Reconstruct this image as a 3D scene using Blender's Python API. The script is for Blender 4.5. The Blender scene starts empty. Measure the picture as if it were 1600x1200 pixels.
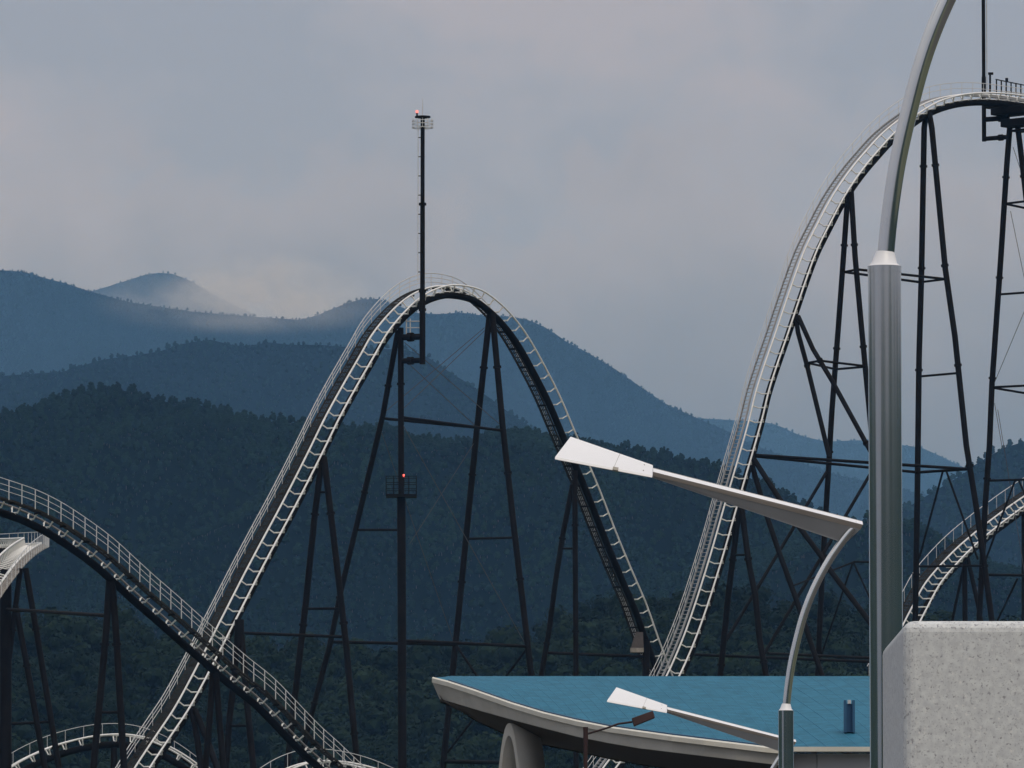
import bpy, math, random
import numpy as np
from mathutils import Vector, Matrix, noise
random.seed(7)
R = math.radians
scene = bpy.context.scene
COL = scene.collection

# ------------------------------------------------------------------ camera
FPX, PW, PH = 12000.0, 1600.0, 1200.0
EYE = Vector((0, 0, 1.6))
PITCH = math.atan(1100.0 / FPX)
cam_d = bpy.data.cameras.new("camera")
cam = bpy.data.objects.new("camera", cam_d)
COL.objects.link(cam)
cam.location = EYE
cam.rotation_euler = (math.pi / 2 + PITCH, 0, 0)
cam_d.sensor_width = 36.0
cam_d.lens = FPX / PW * 36.0
cam_d.clip_start = 0.5
cam_d.clip_end = 80000.0
scene.camera = cam

# ------------------------------------------------------------------ light, sky
SUN_EL, SUN_AZ = R(52), R(160)          # azimuth from +Y clockwise: behind the camera, to its right
SUN_STRENGTH = 1.3
SKY_STRENGTH = 0.1
world = bpy.data.worlds.new("World")
scene.world = world
world.use_nodes = True


def build_world():
    nt = world.node_tree
    nt.nodes.clear()
    N, Lk = nt.nodes.new, nt.links.new
    out = N('ShaderNodeOutputWorld')
    bg = N('ShaderNodeBackground')
    bg.inputs['Strength'].default_value = SKY_STRENGTH
    sky = N('ShaderNodeTexSky')
    sky.sky_type = 'NISHITA'
    sky.sun_disc = False
    sky.sun_elevation = SUN_EL
    sky.sun_rotation = SUN_AZ
    tc = N('ShaderNodeTexCoord')
    mp = N('ShaderNodeMapping')
    mp.inputs['Scale'].default_value = (17.0, 17.0, 34.0)
    mp.inputs['Location'].default_value = (3.1, 0.4, 1.7)
    Lk(tc.outputs['Generated'], mp.inputs['Vector'])
    n1 = N('ShaderNodeTexNoise')
    n1.inputs['Scale'].default_value = 1.0
    n1.inputs['Detail'].default_value = 7
    n1.inputs['Roughness'].default_value = 0.52
    n1.inputs['Distortion'].default_value = 0.25
    Lk(mp.outputs[0], n1.inputs['Vector'])
    r1 = N('ShaderNodeValToRGB')
    e = r1.color_ramp.elements
    e[0].position, e[0].color = 0.43, (2.85, 3.05, 4.05, 1)
    e[1].position, e[1].color = 0.58, (3.85, 3.7, 4.5, 1)
    m = r1.color_ramp.elements.new(0.5)
    m.color = (3.3, 3.4, 4.35, 1)
    Lk(n1.outputs['Fac'], r1.inputs['Fac'])
    # the low bank of cloud that lies along the hills: wavy upper edge, greyer foot
    sep = N('ShaderNodeSeparateXYZ')
    Lk(tc.outputs['Generated'], sep.inputs[0])
    n2 = N('ShaderNodeTexNoise')
    n2.inputs['Scale'].default_value = 34.0
    n2.inputs['Detail'].default_value = 6
    n2.inputs['Roughness'].default_value = 0.55
    Lk(tc.outputs['Generated'], n2.inputs['Vector'])
    ma = N('ShaderNodeMath'); ma.operation = 'MULTIPLY_ADD'
    ma.inputs[1].default_value = 0.075
    n3 = N('ShaderNodeTexNoise')
    n3.inputs['Scale'].default_value = 85.0
    n3.inputs['Detail'].default_value = 7
    n3.inputs['Roughness'].default_value = 0.6
    n3.inputs['Distortion'].default_value = 0.6
    Lk(tc.outputs['Generated'], n3.inputs['Vector'])
    n23 = N('ShaderNodeMix'); n23.data_type = 'FLOAT'
    n23.inputs[0].default_value = 0.30
    Lk(n2.outputs['Fac'], n23.inputs[2]); Lk(n3.outputs['Fac'], n23.inputs[3])
    Lk(n23.outputs[0], ma.inputs[0]); Lk(sep.outputs['Z'], ma.inputs[2])
    mr = N('ShaderNodeMapRange')
    mr.interpolation_type = 'SMOOTHSTEP'
    mr.inputs['From Min'].default_value = 0.149
    mr.inputs['From Max'].default_value = 0.158
    mr.inputs['To Min'].default_value = 1.0
    mr.inputs['To Max'].default_value = 0.0
    Lk(ma.outputs[0], mr.inputs['Value'])
    mrc = N('ShaderNodeMath'); mrc.operation = 'MULTIPLY'; mrc.inputs[1].default_value = 0.85
    Lk(mr.outputs[0], mrc.inputs[0])
    mx = N('ShaderNodeMix'); mx.data_type = 'RGBA'
    bk = N('ShaderNodeValToRGB')
    be = bk.color_ramp.elements
    be[0].position, be[0].color = 0.0, (2.35, 2.3, 2.7, 1)
    be[1].position, be[1].color = 1.0, (3.6, 3.45, 4.1, 1)
    bk.color_ramp.elements.new(0.45).color = (2.7, 2.65, 3.15, 1)
    bm_ = N('ShaderNodeMapRange')
    bm_.inputs['From Min'].default_value = 0.124
    bm_.inputs['From Max'].default_value = 0.153
    Lk(ma.outputs[0], bm_.inputs['Value'])
    n13 = N('ShaderNodeMix'); n13.data_type = 'FLOAT'
    n13.inputs[0].default_value = 0.22
    Lk(n1.outputs['Fac'], n13.inputs[2]); Lk(n3.outputs['Fac'], n13.inputs[3])
    Lk(n13.outputs[0], r1.inputs['Fac'])
    Lk(bm_.outputs[0], bk.inputs['Fac']); Lk(bk.outputs['Color'], mx.inputs[7])
    Lk(mrc.outputs[0], mx.inputs[0]); Lk(r1.outputs['Color'], mx.inputs[6])
    mx2 = N('ShaderNodeMix'); mx2.data_type = 'RGBA'
    mx2.inputs[0].default_value = 0.90
    Lk(sky.outputs['Color'], mx2.inputs[6]); Lk(mx.outputs[2], mx2.inputs[7])
    # an overcast sky is brighter overhead, and greyer where its foot meets the hills
    mz = N('ShaderNodeMapRange')
    mz.inputs['From Min'].default_value = 0.12
    mz.inputs['From Max'].default_value = 1.0
    mz.inputs['To Min'].default_value = 1.0
    mz.inputs['To Max'].default_value = 3.2
    Lk(sep.outputs['Z'], mz.inputs['Value'])
    ml = N('ShaderNodeMapRange')
    ml.interpolation_type = 'SMOOTHSTEP'
    ml.inputs['From Min'].default_value = 0.08
    ml.inputs['From Max'].default_value = 0.115
    ml.inputs['To Min'].default_value = 0.62
    ml.inputs['To Max'].default_value = 1.0
    Lk(sep.outputs['Z'], ml.inputs['Value'])
    mm = N('ShaderNodeMath'); mm.operation = 'MULTIPLY'
    Lk(mz.outputs[0], mm.inputs[0]); Lk(ml.outputs[0], mm.inputs[1])
    tn = N('ShaderNodeMix'); tn.data_type = 'RGBA'; tn.blend_type = 'MULTIPLY'
    tn.inputs[7].default_value = (1.0, 1.0, 0.88, 1)
    tf = N('ShaderNodeMapRange')
    tf.inputs['From Min'].default_value = 0.14
    tf.inputs['From Max'].default_value = 0.45
    Lk(sep.outputs['Z'], tf.inputs['Value'])
    Lk(tf.outputs[0], tn.inputs[0]); Lk(mx2.outputs[2], tn.inputs[6])
    vs = N('ShaderNodeVectorMath'); vs.operation = 'SCALE'
    Lk(tn.outputs[2], vs.inputs[0]); Lk(mm.outputs[0], vs.inputs['Scale'])
    Lk(vs.outputs[0], bg.inputs['Color'])
    Lk(bg.outputs[0], out.inputs['Surface'])


build_world()
sun_d = bpy.data.lights.new("sun", 'SUN')
sun_d.energy = SUN_STRENGTH
sun_d.angle = R(32)
sun_d.color = (1.0, 0.93, 0.82)
sun = bpy.data.objects.new("sun", sun_d)
COL.objects.link(sun)
_sd = Vector((math.sin(SUN_AZ) * math.cos(SUN_EL), math.cos(SUN_AZ) * math.cos(SUN_EL), math.sin(SUN_EL)))
sun.rotation_euler = (-_sd).to_track_quat('-Z', 'Y').to_euler()
sun.location = (0, -60, 120)
scene.view_settings.view_transform = 'Standard'
scene.view_settings.look = 'None'
scene.view_settings.exposure = 0.0
scene.view_settings.gamma = 1.0
scene.view_settings.use_curve_mapping = False
scene.cycles.use_denoising = True
scene.cycles.max_bounces = 6
scene.cycles.volume_bounces = 0
scene.cycles.transparent_max_bounces = 8

HAZE_DENSITY = 5.1e-5
HAZE_COLOR = (0.205, 0.47, 0.90)

# ------------------------------------------------------------------ helpers
CP, SP = math.cos(PITCH), math.sin(PITCH)


def ray(px, py):
    a, b = (px - 800.0) / FPX, -(py - 600.0) / FPX
    return Vector((a, CP - b * SP, SP + b * CP))


def at(px, py, Y):
    d = ray(px, py)
    return EYE + d * (Y / d.y)


def on_plane(px, py, A, ang):
    """the point seen at a pixel, on the vertical plane through A whose plan direction is ang degrees"""
    n = Vector((-math.sin(R(ang)), math.cos(R(ang)), 0))
    d = ray(px, py)
    return EYE + d * ((A - EYE).dot(n) / d.dot(n))


def interp(pts, x):
    xs = [p[0] for p in pts]; ys = [p[1] for p in pts]
    return float(np.interp(x, xs, ys))


MATS = {}


def mat(name, color, rough=0.6, metal=0.0, var=0.12, scale=3.0, bump=0.0, bscale=20.0, color2=None, spec=0.5):
    if name in MATS:
        return MATS[name]
    m = bpy.data.materials.new(name)
    m.use_nodes = True
    nt = m.node_tree
    b = nt.nodes['Principled BSDF']
    b.inputs['Roughness'].default_value = rough
    b.inputs['Metallic'].default_value = metal
    b.inputs['Specular IOR Level'].default_value = spec
    tc = nt.nodes.new('ShaderNodeTexCoord')
    nz = nt.nodes.new('ShaderNodeTexNoise')
    nz.inputs['Scale'].default_value = scale
    nz.inputs['Detail'].default_value = 5
    nz.inputs['Roughness'].default_value = 0.6
    nt.links.new(tc.outputs['Object'], nz.inputs['Vector'])
    rp = nt.nodes.new('ShaderNodeValToRGB')
    c2 = color2 or tuple(min(1, c * (1 + var)) for c in color)
    c1 = tuple(c * (1 - var) for c in color)
    rp.color_ramp.elements[0].position = 0.3
    rp.color_ramp.elements[1].position = 0.7
    rp.color_ramp.elements[0].color = (*c1, 1)
    rp.color_ramp.elements[1].color = (*c2, 1)
    nt.links.new(nz.outputs['Fac'], rp.inputs['Fac'])
    nt.links.new(rp.outputs['Color'], b.inputs['Base Color'])
    if bump:
        n2 = nt.nodes.new('ShaderNodeTexNoise')
        n2.inputs['Scale'].default_value = bscale
        n2.inputs['Detail'].default_value = 4
        nt.links.new(tc.outputs['Object'], n2.inputs['Vector'])
        bp = nt.nodes.new('ShaderNodeBump')
        bp.inputs['Strength'].default_value = bump
        bp.inputs['Distance'].default_value = 0.02
        nt.links.new(n2.outputs['Fac'], bp.inputs['Height'])
        nt.links.new(bp.outputs[0], b.inputs['Normal'])
    MATS[name] = m
    return m


class MB:
    """collects shapes in world space; build() links them as one mesh object"""

    def __init__(self):
        self.v, self.f, self.s = [], [], []

    def face(self, idx, smooth=False):
        self.f.append(idx); self.s.append(smooth)

    def tube(self, pts, r, n=8, caps=True, r1=None):
        pts = [Vector(p) for p in pts]
        k = len(pts)
        base = len(self.v)
        up = None
        for i, p in enumerate(pts):
            a = pts[max(i - 1, 0)]; b = pts[min(i + 1, k - 1)]
            t = (b - a).normalized()
            if up is None:
                ref = Vector((0, 0, 1)) if abs(t.z) < 0.9 else Vector((0, 1, 0))
                up = t.cross(ref).normalized()
            up = (up - t * up.dot(t)).normalized()
            w = t.cross(up)
            rr = r if r1 is None else r + (r1 - r) * i / (k - 1)
            for j in range(n):
                a_ = 2 * math.pi * j / n
                self.v.append(p + (up * math.cos(a_) + w * math.sin(a_)) * rr)
        for i in range(k - 1):
            for j in range(n):
                a0 = base + i * n + j; a1 = base + i * n + (j + 1) % n
                self.face((a0, a1, a1 + n, a0 + n), True)
        if caps:
            # caps get corners of their own, so that the side normals stay square to the axis
            c0 = len(self.v)
            self.v += [self.v[base + j].copy() for j in range(n)] + [self.v[base + (k - 1) * n + j].copy() for j in range(n)]
            self.face(tuple(c0 + j for j in range(n))[::-1])
            self.face(tuple(c0 + n + j for j in range(n)))
        return self

    def hexa(self, c):
        """8 corners: bottom loop 0-3, top loop 4-7"""
        b = len(self.v)
        self.v += [Vector(p) for p in c]
        for q in ((3, 2, 1, 0), (4, 5, 6, 7), (0, 1, 5, 4), (1, 2, 6, 5), (2, 3, 7, 6), (3, 0, 4, 7)):
            self.face(tuple(b + i for i in q))
        return self

    def box(self, c, x, y, z):
        """centre and three half-extent vectors"""
        c, x, y, z = map(Vector, (c, x, y, z))
        return self.hexa([c - x - y - z, c + x - y - z, c + x + y - z, c - x + y - z,
                          c - x - y + z, c + x - y + z, c + x + y + z, c - x + y + z])

    def ribbon(self, rows):
        """closed sweep of a polygon section through rows of corner lists"""
        b = len(self.v); n = len(rows[0])
        for r_ in rows:
            self.v += [Vector(p) for p in r_]
        for i in range(len(rows) - 1):
            for j in range(n):
                a0 = b + i * n + j; a1 = b + i * n + (j + 1) % n
                self.face((a0, a1, a1 + n, a0 + n))
        self.face(tuple(b + j for j in range(n))[::-1])
        self.face(tuple(b + (len(rows) - 1) * n + j for j in range(n)))
        return self

    def build(self, name, material, parent=None, origin=None, bevel=0.0):
        o0 = Vector(origin) if origin is not None else (parent.location.copy() if parent and parent.parent is None else Vector((0, 0, 0)))
        if parent is not None and parent.parent is not None:
            o0 = parent.parent.location + parent.location
        me = bpy.data.meshes.new(name)
        me.from_pydata([tuple(p - o0) for p in self.v], [], self.f)
        me.polygons.foreach_set('use_smooth', self.s)
        me.update()
        if material:
            me.materials.append(material)
        o = bpy.data.objects.new(name, me)
        COL.objects.link(o)
        if parent is not None:
            o.parent = parent
        else:
            o.location = o0
        if bevel:
            bv = o.modifiers.new('bevel', 'BEVEL')
            bv.width = bevel; bv.segments = 2; bv.limit_method = 'ANGLE'
        return o


def tag(o, label=None, cat=None, group=None, kind=None):
    if label: o['label'] = label
    if cat: o['category'] = cat
    if group: o['group'] = group
    if kind: o['kind'] = kind
    return o


def thing(name, label, cat, loc, group=None):
    o = bpy.data.objects.new(name, None)
    o.empty_display_size = 0.5
    COL.objects.link(o)
    o.location = loc
    return tag(o, label, cat, group)


def put(name, me, parent, M):
    """an object that shares mesh data, placed by a world matrix under a thing that has no rotation"""
    o = bpy.data.objects.new(name, me)
    COL.objects.link(o)
    o.parent = parent
    o.matrix_local = Matrix.Translation(-parent.location) @ M
    return o


def spline(P, step):
    """centripetal-ish Catmull-Rom through P, resampled evenly"""
    P = [Vector(p) for p in P]
    P = [P[0] * 2 - P[1]] + P + [P[-1] * 2 - P[-2]]
    fine = []
    for i in range(1, len(P) - 2):
        p0, p1, p2, p3 = P[i - 1:i + 3]
        d1 = (p2 - p1).length
        m1 = (p2 - p0) / ((p2 - p0).length + 1e-9) * d1
        m2 = (p3 - p1) / ((p3 - p1).length + 1e-9) * d1
        for k in range(24):
            t = k / 24
            h = (2 * t**3 - 3 * t**2 + 1, t**3 - 2 * t**2 + t, -2 * t**3 + 3 * t**2, t**3 - t**2)
            fine.append(p1 * h[0] + m1 * h[1] + p2 * h[2] + m2 * h[3])
    fine.append(P[-2])
    # two passes of smoothing take the pixel jitter out
    for _ in range(30):
        fine = [fine[0]] + [(fine[i - 1] + fine[i] * 2 + fine[i + 1]) / 4 for i in range(1, len(fine) - 1)] + [fine[-1]]
    arr = np.array([tuple(p) for p in fine])
    s = np.concatenate([[0], np.cumsum(np.linalg.norm(np.diff(arr, axis=0), axis=1))])
    n = max(2, int(s[-1] / step))
    t = np.linspace(0, s[-1], n + 1)
    return [Vector((np.interp(u, s, arr[:, 0]), np.interp(u, s, arr[:, 1]), np.interp(u, s, arr[:, 2]))) for u in t]


# ------------------------------------------------------------------ materials
M_STEEL = mat('dark_brown_steel_paint', (0.0078, 0.0076, 0.0086), 0.7, 0.0, 0.3, 0.8, spec=.05, color2=(0.0120, 0.0108, 0.0110))
M_SPINE = mat('black_spine_paint', (0.0075, 0.007, 0.0068), 0.75, 0.0, 0.3, 0.7, spec=.03)
M_WHITE = mat('white_track_paint', (0.72, 0.71, 0.70), 0.42, 0.0, 0.10, 1.5)
M_TIE = mat('pale_tie_paint', (0.70, 0.69, 0.66), 0.5, 0.0, 0.14, 2.0)
M_RAILSHADE = mat('shaded_rail_paint', (0.16, 0.15, 0.145), 0.5, 0.2, 0.2, 2.0)  # rails seen from below: their underside shade is put into the colour
M_HAND = mat('galvanised_handrail', (0.52, 0.525, 0.53), 0.5, 0.1, 0.12, 3.0)
M_DECK = mat('weathered_deck', (0.030, 0.028, 0.025), 0.9, 0.0, 0.35, 1.2, spec=.05)
M_STAIR = mat('galvanised_stair', (0.36, 0.36, 0.375), 0.6, 0.2, 0.15, 2.0)
M_CABLE = mat('steel_cable', (0.06, 0.06, 0.065), 0.6, 0.3, 0.1, 3.0)
M_CREAM = mat('weathered_cream_plates', (0.22, 0.20, 0.175), 0.85, 0.0, 0.4, 1.3)


# ------------------------------------------------------------------ haze
def build_haze():
    x, y0, y1, z0, z1 = 9000.0, -6000.0, 24000.0, -3.0, 2500.0
    b = MB().box(((0), (y0 + y1) / 2, (z0 + z1) / 2), (x, 0, 0), (0, (y1 - y0) / 2, 0), (0, 0, (z1 - z0) / 2))
    o = b.build('haze', None, origin=(0, 0, 0))
    m = bpy.data.materials.new('thin_blue_air')
    m.use_nodes = True
    nt = m.node_tree
    nt.nodes.clear()
    out = nt.nodes.new('ShaderNodeOutputMaterial')
    pv = nt.nodes.new('ShaderNodeVolumePrincipled')
    pv.inputs['Color'].default_value = (*HAZE_COLOR, 1)
    pv.inputs['Density'].default_value = HAZE_DENSITY
    pv.inputs['Absorption Color'].default_value = (1, 1, 1, 1)
    pv.inputs['Anisotropy'].default_value = 0.0
    nt.links.new(pv.outputs[0], out.inputs['Volume'])
    o.data.materials.append(m)
    tag(o, kind='stuff')
    o['label'] = 'thin blue summer haze lying between the coaster and the hills'
    return o


def mist(px, py, Y, rx, ry, rz, dens, seed, label):
    """a scrap of low cloud resting on a ridge: a soft-edged volume"""
    import bmesh
    bm = bmesh.new()
    bmesh.ops.create_icosphere(bm, subdivisions=3, radius=1.0)
    me = bpy.data.meshes.new('low_cloud')
    bm.to_mesh(me); bm.free()
    o = bpy.data.objects.new('low_cloud', me)
    COL.objects.link(o)
    o.location = at(px, py, Y)
    o.scale = (rx, ry, rz)
    m = bpy.data.materials.new('low_cloud_vapour')
    m.use_nodes = True
    nt = m.node_tree; nt.nodes.clear()
    N, Lk = nt.nodes.new, nt.links.new
    out = N('ShaderNodeOutputMaterial'); pv = N('ShaderNodeVolumePrincipled')
    pv.inputs['Color'].default_value = (.93, .95, 1.0, 1)
    pv.inputs['Absorption Color'].default_value = (1, 1, 1, 1)
    tc = N('ShaderNodeTexCoord')
    ln = N('ShaderNodeVectorMath'); ln.operation = 'LENGTH'
    Lk(tc.outputs['Object'], ln.inputs[0])
    fo = N('ShaderNodeMapRange'); fo.interpolation_type = 'SMOOTHSTEP'
    fo.inputs['From Min'].default_value = 1.0; fo.inputs['From Max'].default_value = .25
    Lk(ln.outputs['Value'], fo.inputs['Value'])
    mp = N('ShaderNodeMapping'); mp.inputs['Location'].default_value = (seed, seed * .7, 0); mp.inputs['Scale'].default_value = (2.6, 1.2, 1.3)
    Lk(tc.outputs['Object'], mp.inputs['Vector'])
    nz = N('ShaderNodeTexNoise'); nz.inputs['Scale'].default_value = 1.0; nz.inputs['Detail'].default_value = 5; nz.inputs['Roughness'].default_value = .6
    Lk(mp.outputs[0], nz.inputs['Vector'])
    nr = N('ShaderNodeMapRange'); nr.inputs['From Min'].default_value = .36; nr.inputs['From Max'].default_value = .66
    Lk(nz.outputs['Fac'], nr.inputs['Value'])
    mu = N('ShaderNodeMath'); mu.operation = 'MULTIPLY'
    Lk(fo.outputs[0], mu.inputs[0]); Lk(nr.outputs[0], mu.inputs[1])
    m2 = N('ShaderNodeMath'); m2.operation = 'MULTIPLY'; m2.inputs[1].default_value = dens
    Lk(mu.outputs[0], m2.inputs[0])
    Lk(m2.outputs[0], pv.inputs['Density'])
    Lk(pv.outputs[0], out.inputs['Volume'])
    me.materials.append(m)
    tag(o, label, 'cloud', kind='stuff')


def build_mist():
    mist(415, 464, 14800, 245, 700, 62, .0060, 1.3, 'scrap of low white cloud spilling over the saddle beside the far left peak')
    mist(390, 480, 11850, 270, 420, 32, .0026, 7.7, 'low mist lying along the crest of the tall hazy ridge left of the arch')
    mist(250, 470, 14800, 230, 600, 45, .0011, 4.1, 'thin veil of low cloud across the foot of the far left peak')


# ------------------------------------------------------------------ ground and hills
def build_ground():
    m = mat('dry_grass_ground', (0.07, 0.085, 0.045), 0.95, 0, 0.4, 0.02)
    b = MB()
    # one sheet, its edge beyond the last hill
    b.v = [Vector(p) for p in ((-8900, -5900, 0), (8900, -5900, 0), (8900, 23900, 0), (-8900, 23900, 0))]
    b.face((0, 1, 2, 3))
    tag(b.build('ground', m, origin=(0, 0, 0)), kind='structure')
    # paved forecourt where the photographer, the pillar and the lamps stand
    m2 = mat('asphalt', (0.055, 0.055, 0.055), 0.9, 0, 0.15, 0.5)
    b = MB()
    b.v = [Vector(p) for p in ((-40, -30, .004), (40, -30, .004), (40, 260, .004), (-40, 260, .004))]
    b.face((0, 1, 2, 3))
    tag(b.build('pavement', m2, origin=(0, 0, 0)), kind='structure')


def build_reflection_hills():
    # unseen ring of dark hills, added and shaped for the lamp poles' reflections
    m = mat('added_hill_slope', (0.016, 0.028, 0.013), 0.95, 0, 0.5, 0.01, spec=.1)
    b = MB()
    az = np.linspace(R(35), R(325), 150)          # clockwise from the view direction
    for k in range(7):
        for a in az:
            d = math.degrees(a)
            gap = math.exp(-((d - 232) / 17.0) ** 4)  # opening that lets a bright band of sky into the poles' reflections
            h = (345 + 60 * noise.noise(Vector((a * 2.2, 0, 1))) + 10 * noise.noise(Vector((a * 7, 4, 1)))) * (1 - .80 * gap)
            r_ = 2400 + 260 * k
            z = h * math.sin(min(1, k / 4) * math.pi / 2) + (6 * noise.noise(Vector((a * 22, k, 2))) if 0 < k < 6 else 0)
            b.v.append(Vector((math.sin(a) * r_, math.cos(a) * r_, z if k else -1)))
    n = len(az)
    for k in range(6):
        for i in range(n - 1):
            q = k * n + i
            b.face((q, q + n, q + n + 1, q + 1), True)
    tag(b.build('hill', m, origin=(0, 0, 0)), kind='structure')


def foliage_mat(name, c0, c1, c2):
    m = bpy.data.materials.new(name)
    m.use_nodes = True
    nt = m.node_tree
    b = nt.nodes['Principled BSDF']
    b.inputs['Roughness'].default_value = 0.8
    b.inputs['Specular IOR Level'].default_value = 0.04
    oi = nt.nodes.new('ShaderNodeObjectInfo')
    nz = nt.nodes.new('ShaderNodeTexNoise')
    nz.inputs['Scale'].default_value = 0.011
    nz.inputs['Detail'].default_value = 4
    nt.links.new(oi.outputs['Location'], nz.inputs['Vector'])
    mr = nt.nodes.new('ShaderNodeMapRange')
    mr.inputs['From Min'].default_value = 0.35
    mr.inputs['From Max'].default_value = 0.65
    nt.links.new(nz.outputs['Fac'], mr.inputs['Value'])
    ad = nt.nodes.new('ShaderNodeMath'); ad.operation = 'MULTIPLY_ADD'
    ad.inputs[1].default_value = 0.55
    nt.links.new(oi.outputs['Random'], ad.inputs[0])
    hf = nt.nodes.new('ShaderNodeMath'); hf.operation = 'MULTIPLY'; hf.inputs[1].default_value = 0.45
    nt.links.new(mr.outputs[0], hf.inputs[0])
    nt.links.new(hf.outputs[0], ad.inputs[2])
    rp = nt.nodes.new('ShaderNodeValToRGB')
    rp.color_ramp.elements[0].color = (*c0, 1)
    rp.color_ramp.elements[1].color = (*c2, 1)
    rp.color_ramp.elements.new(0.5).color = (*c1, 1)
    nt.links.new(ad.outputs[0], rp.inputs['Fac'])
    nt.links.new(rp.outputs['Color'], b.inputs['Base Color'])
    return m


def lump(verts, faces, c, r, sub, seed):
    import bmesh
    bm = bmesh.new()
    bmesh.ops.create_icosphere(bm, subdivisions=sub, radius=1.0)
    base = len(verts)
    for v in bm.verts:
        d = v.co.copy()
        k = 1 + 0.38 * noise.noise(d * 1.7 + Vector((seed, seed * 2, 0))) + 0.22 * noise.noise(d * 4.1 + Vector((0, seed, 3)))
        verts.append((c[0] + d.x * r[0] * k, c[1] + d.y * r[1] * k, c[2] + d.z * r[2] * k))
    for f in bm.faces:
        faces.append(tuple(base + v.index for v in f.verts))
    bm.free()


def tree_mesh(name, kind, seed, material, trunk=None):
    rnd = random.Random(seed)
    V, F = [], []
    if kind == 'far':
        lump(V, F, (0, 0, 3.6), (2.7, 2.7, 2.7), 1, seed)
        for k in range(9):
            a, h = rnd.uniform(0, 6.28), rnd.uniform(2.4, 7.0)
            q = rnd.uniform(1.0, 2.6) * (1.15 - h / 10)
            rr = rnd.uniform(.9, 1.7)
            lump(V, F, (math.cos(a) * q, math.sin(a) * q, h), (rr, rr, rr * .85), 1, seed + k * 1.7)
    elif kind == 'cone':
        for k in range(4):
            z = 1.6 + k * 1.9
            r = 2.5 * (1 - k / 5.4)
            lump(V, F, (rnd.uniform(-.2, .2), rnd.uniform(-.2, .2), z), (r, r, 1.7), 1, seed + k)
    else:                                       # near: leaf clumps spread through several boughs
        boughs = [((rnd.uniform(-2.3, 2.3), rnd.uniform(-2.3, 2.3), rnd.uniform(3.0, 9.0)), rnd.uniform(1.3, 2.3)) for _ in range(13)]
        boughs.append(((0, 0, 9.2), 1.7))
        for (bx, by, bz), br in boughs:
            lump(V, F, (bx, by, bz), (br * .72, br * .72, br * .66), 1, seed + bx)
            for _ in range(75):
                d = Vector((rnd.gauss(0, 1), rnd.gauss(0, 1), rnd.gauss(0, 1) + .15)).normalized()
                p = Vector((bx, by, bz)) + d * br * rnd.uniform(.75, 1.12)
                s = rnd.uniform(.22, .48)
                u = d.cross(Vector((rnd.uniform(-1, 1), rnd.uniform(-1, 1), rnd.uniform(-1, 1)))).normalized()
                w = (d.cross(u) + d * rnd.uniform(-.6, .6)).normalized()
                b0 = len(V)
                V += [tuple(p - u * s), tuple(p - w * s * .8), tuple(p + u * s), tuple(p + w * s * .8)]
                F.append((b0, b0 + 1, b0 + 2, b0 + 3))
    nleaf = len(F)
    b = MB()
    b.tube([(0, 0, -1.5), (.05, 0, 2.0), (0, .1, 5.0)], .32, 6, True, .12)
    o = len(V)
    V += [tuple(p) for p in b.v]
    F += [tuple(o + i for i in f) for f in b.f]
    me = bpy.data.meshes.new(name)
    me.from_pydata(V, [], F)
    me.materials.append(material)
    me.materials.append(trunk)
    for i, p in enumerate(me.polygons):
        p.material_index = 1 if i >= nleaf else 0
        p.use_smooth = False
    me.update()
    return bpy.data.objects.new(name, me)       # a source for instances; not linked into the scene


def forest_nodes(name, trees):
    ng = bpy.data.node_groups.new(name, 'GeometryNodeTree')
    ng.interface.new_socket('Geometry', in_out='INPUT', socket_type='NodeSocketGeometry')
    ng.interface.new_socket('Geometry', in_out='OUTPUT', socket_type='NodeSocketGeometry')
    N, Lk = ng.nodes.new, ng.links.new
    gi, go = N('NodeGroupInput'), N('NodeGroupOutput')
    jn = N('GeometryNodeGeometryToInstance')
    for t in trees:
        oi = N('GeometryNodeObjectInfo')
        oi.inputs['Object'].default_value = t
        oi.inputs['As Instance'].default_value = False
        Lk(oi.outputs['Geometry'], jn.inputs[0])
    iop = N('GeometryNodeInstanceOnPoints')
    iop.inputs['Pick Instance'].default_value = True
    rv = N('FunctionNodeRandomValue'); rv.data_type = 'INT'
    rv.inputs[4].default_value = 0; rv.inputs[5].default_value = len(trees) - 1
    Lk(rv.outputs[2], iop.inputs['Instance Index'])
    Lk(gi.outputs[0], iop.inputs['Points'])
    Lk(jn.outputs[0], iop.inputs['Instance'])
    na = N('GeometryNodeInputNamedAttribute'); na.data_type = 'FLOAT_VECTOR'
    na.inputs['Name'].default_value = 'tree_scale'
    Lk(na.outputs[0], iop.inputs['Scale'])
    rr = N('FunctionNodeRandomValue'); rr.data_type = 'FLOAT_VECTOR'
    rr.inputs[0].default_value = (-.08, -.08, 0); rr.inputs[1].default_value = (.08, .08, 6.28)
    rr.inputs['Seed'].default_value = 5
    Lk(rr.outputs[0], iop.inputs['Rotation'])
    Lk(iop.outputs[0], go.inputs[0])
    return ng


def fbm(x, y, z=0.0, o=4):
    s, a, f = 0.0, 1.0, 1.0
    for _ in range(o):
        s += a * noise.noise(Vector((x * f, y * f, z)))
        a *= .5; f *= 2.03
    return s


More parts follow.
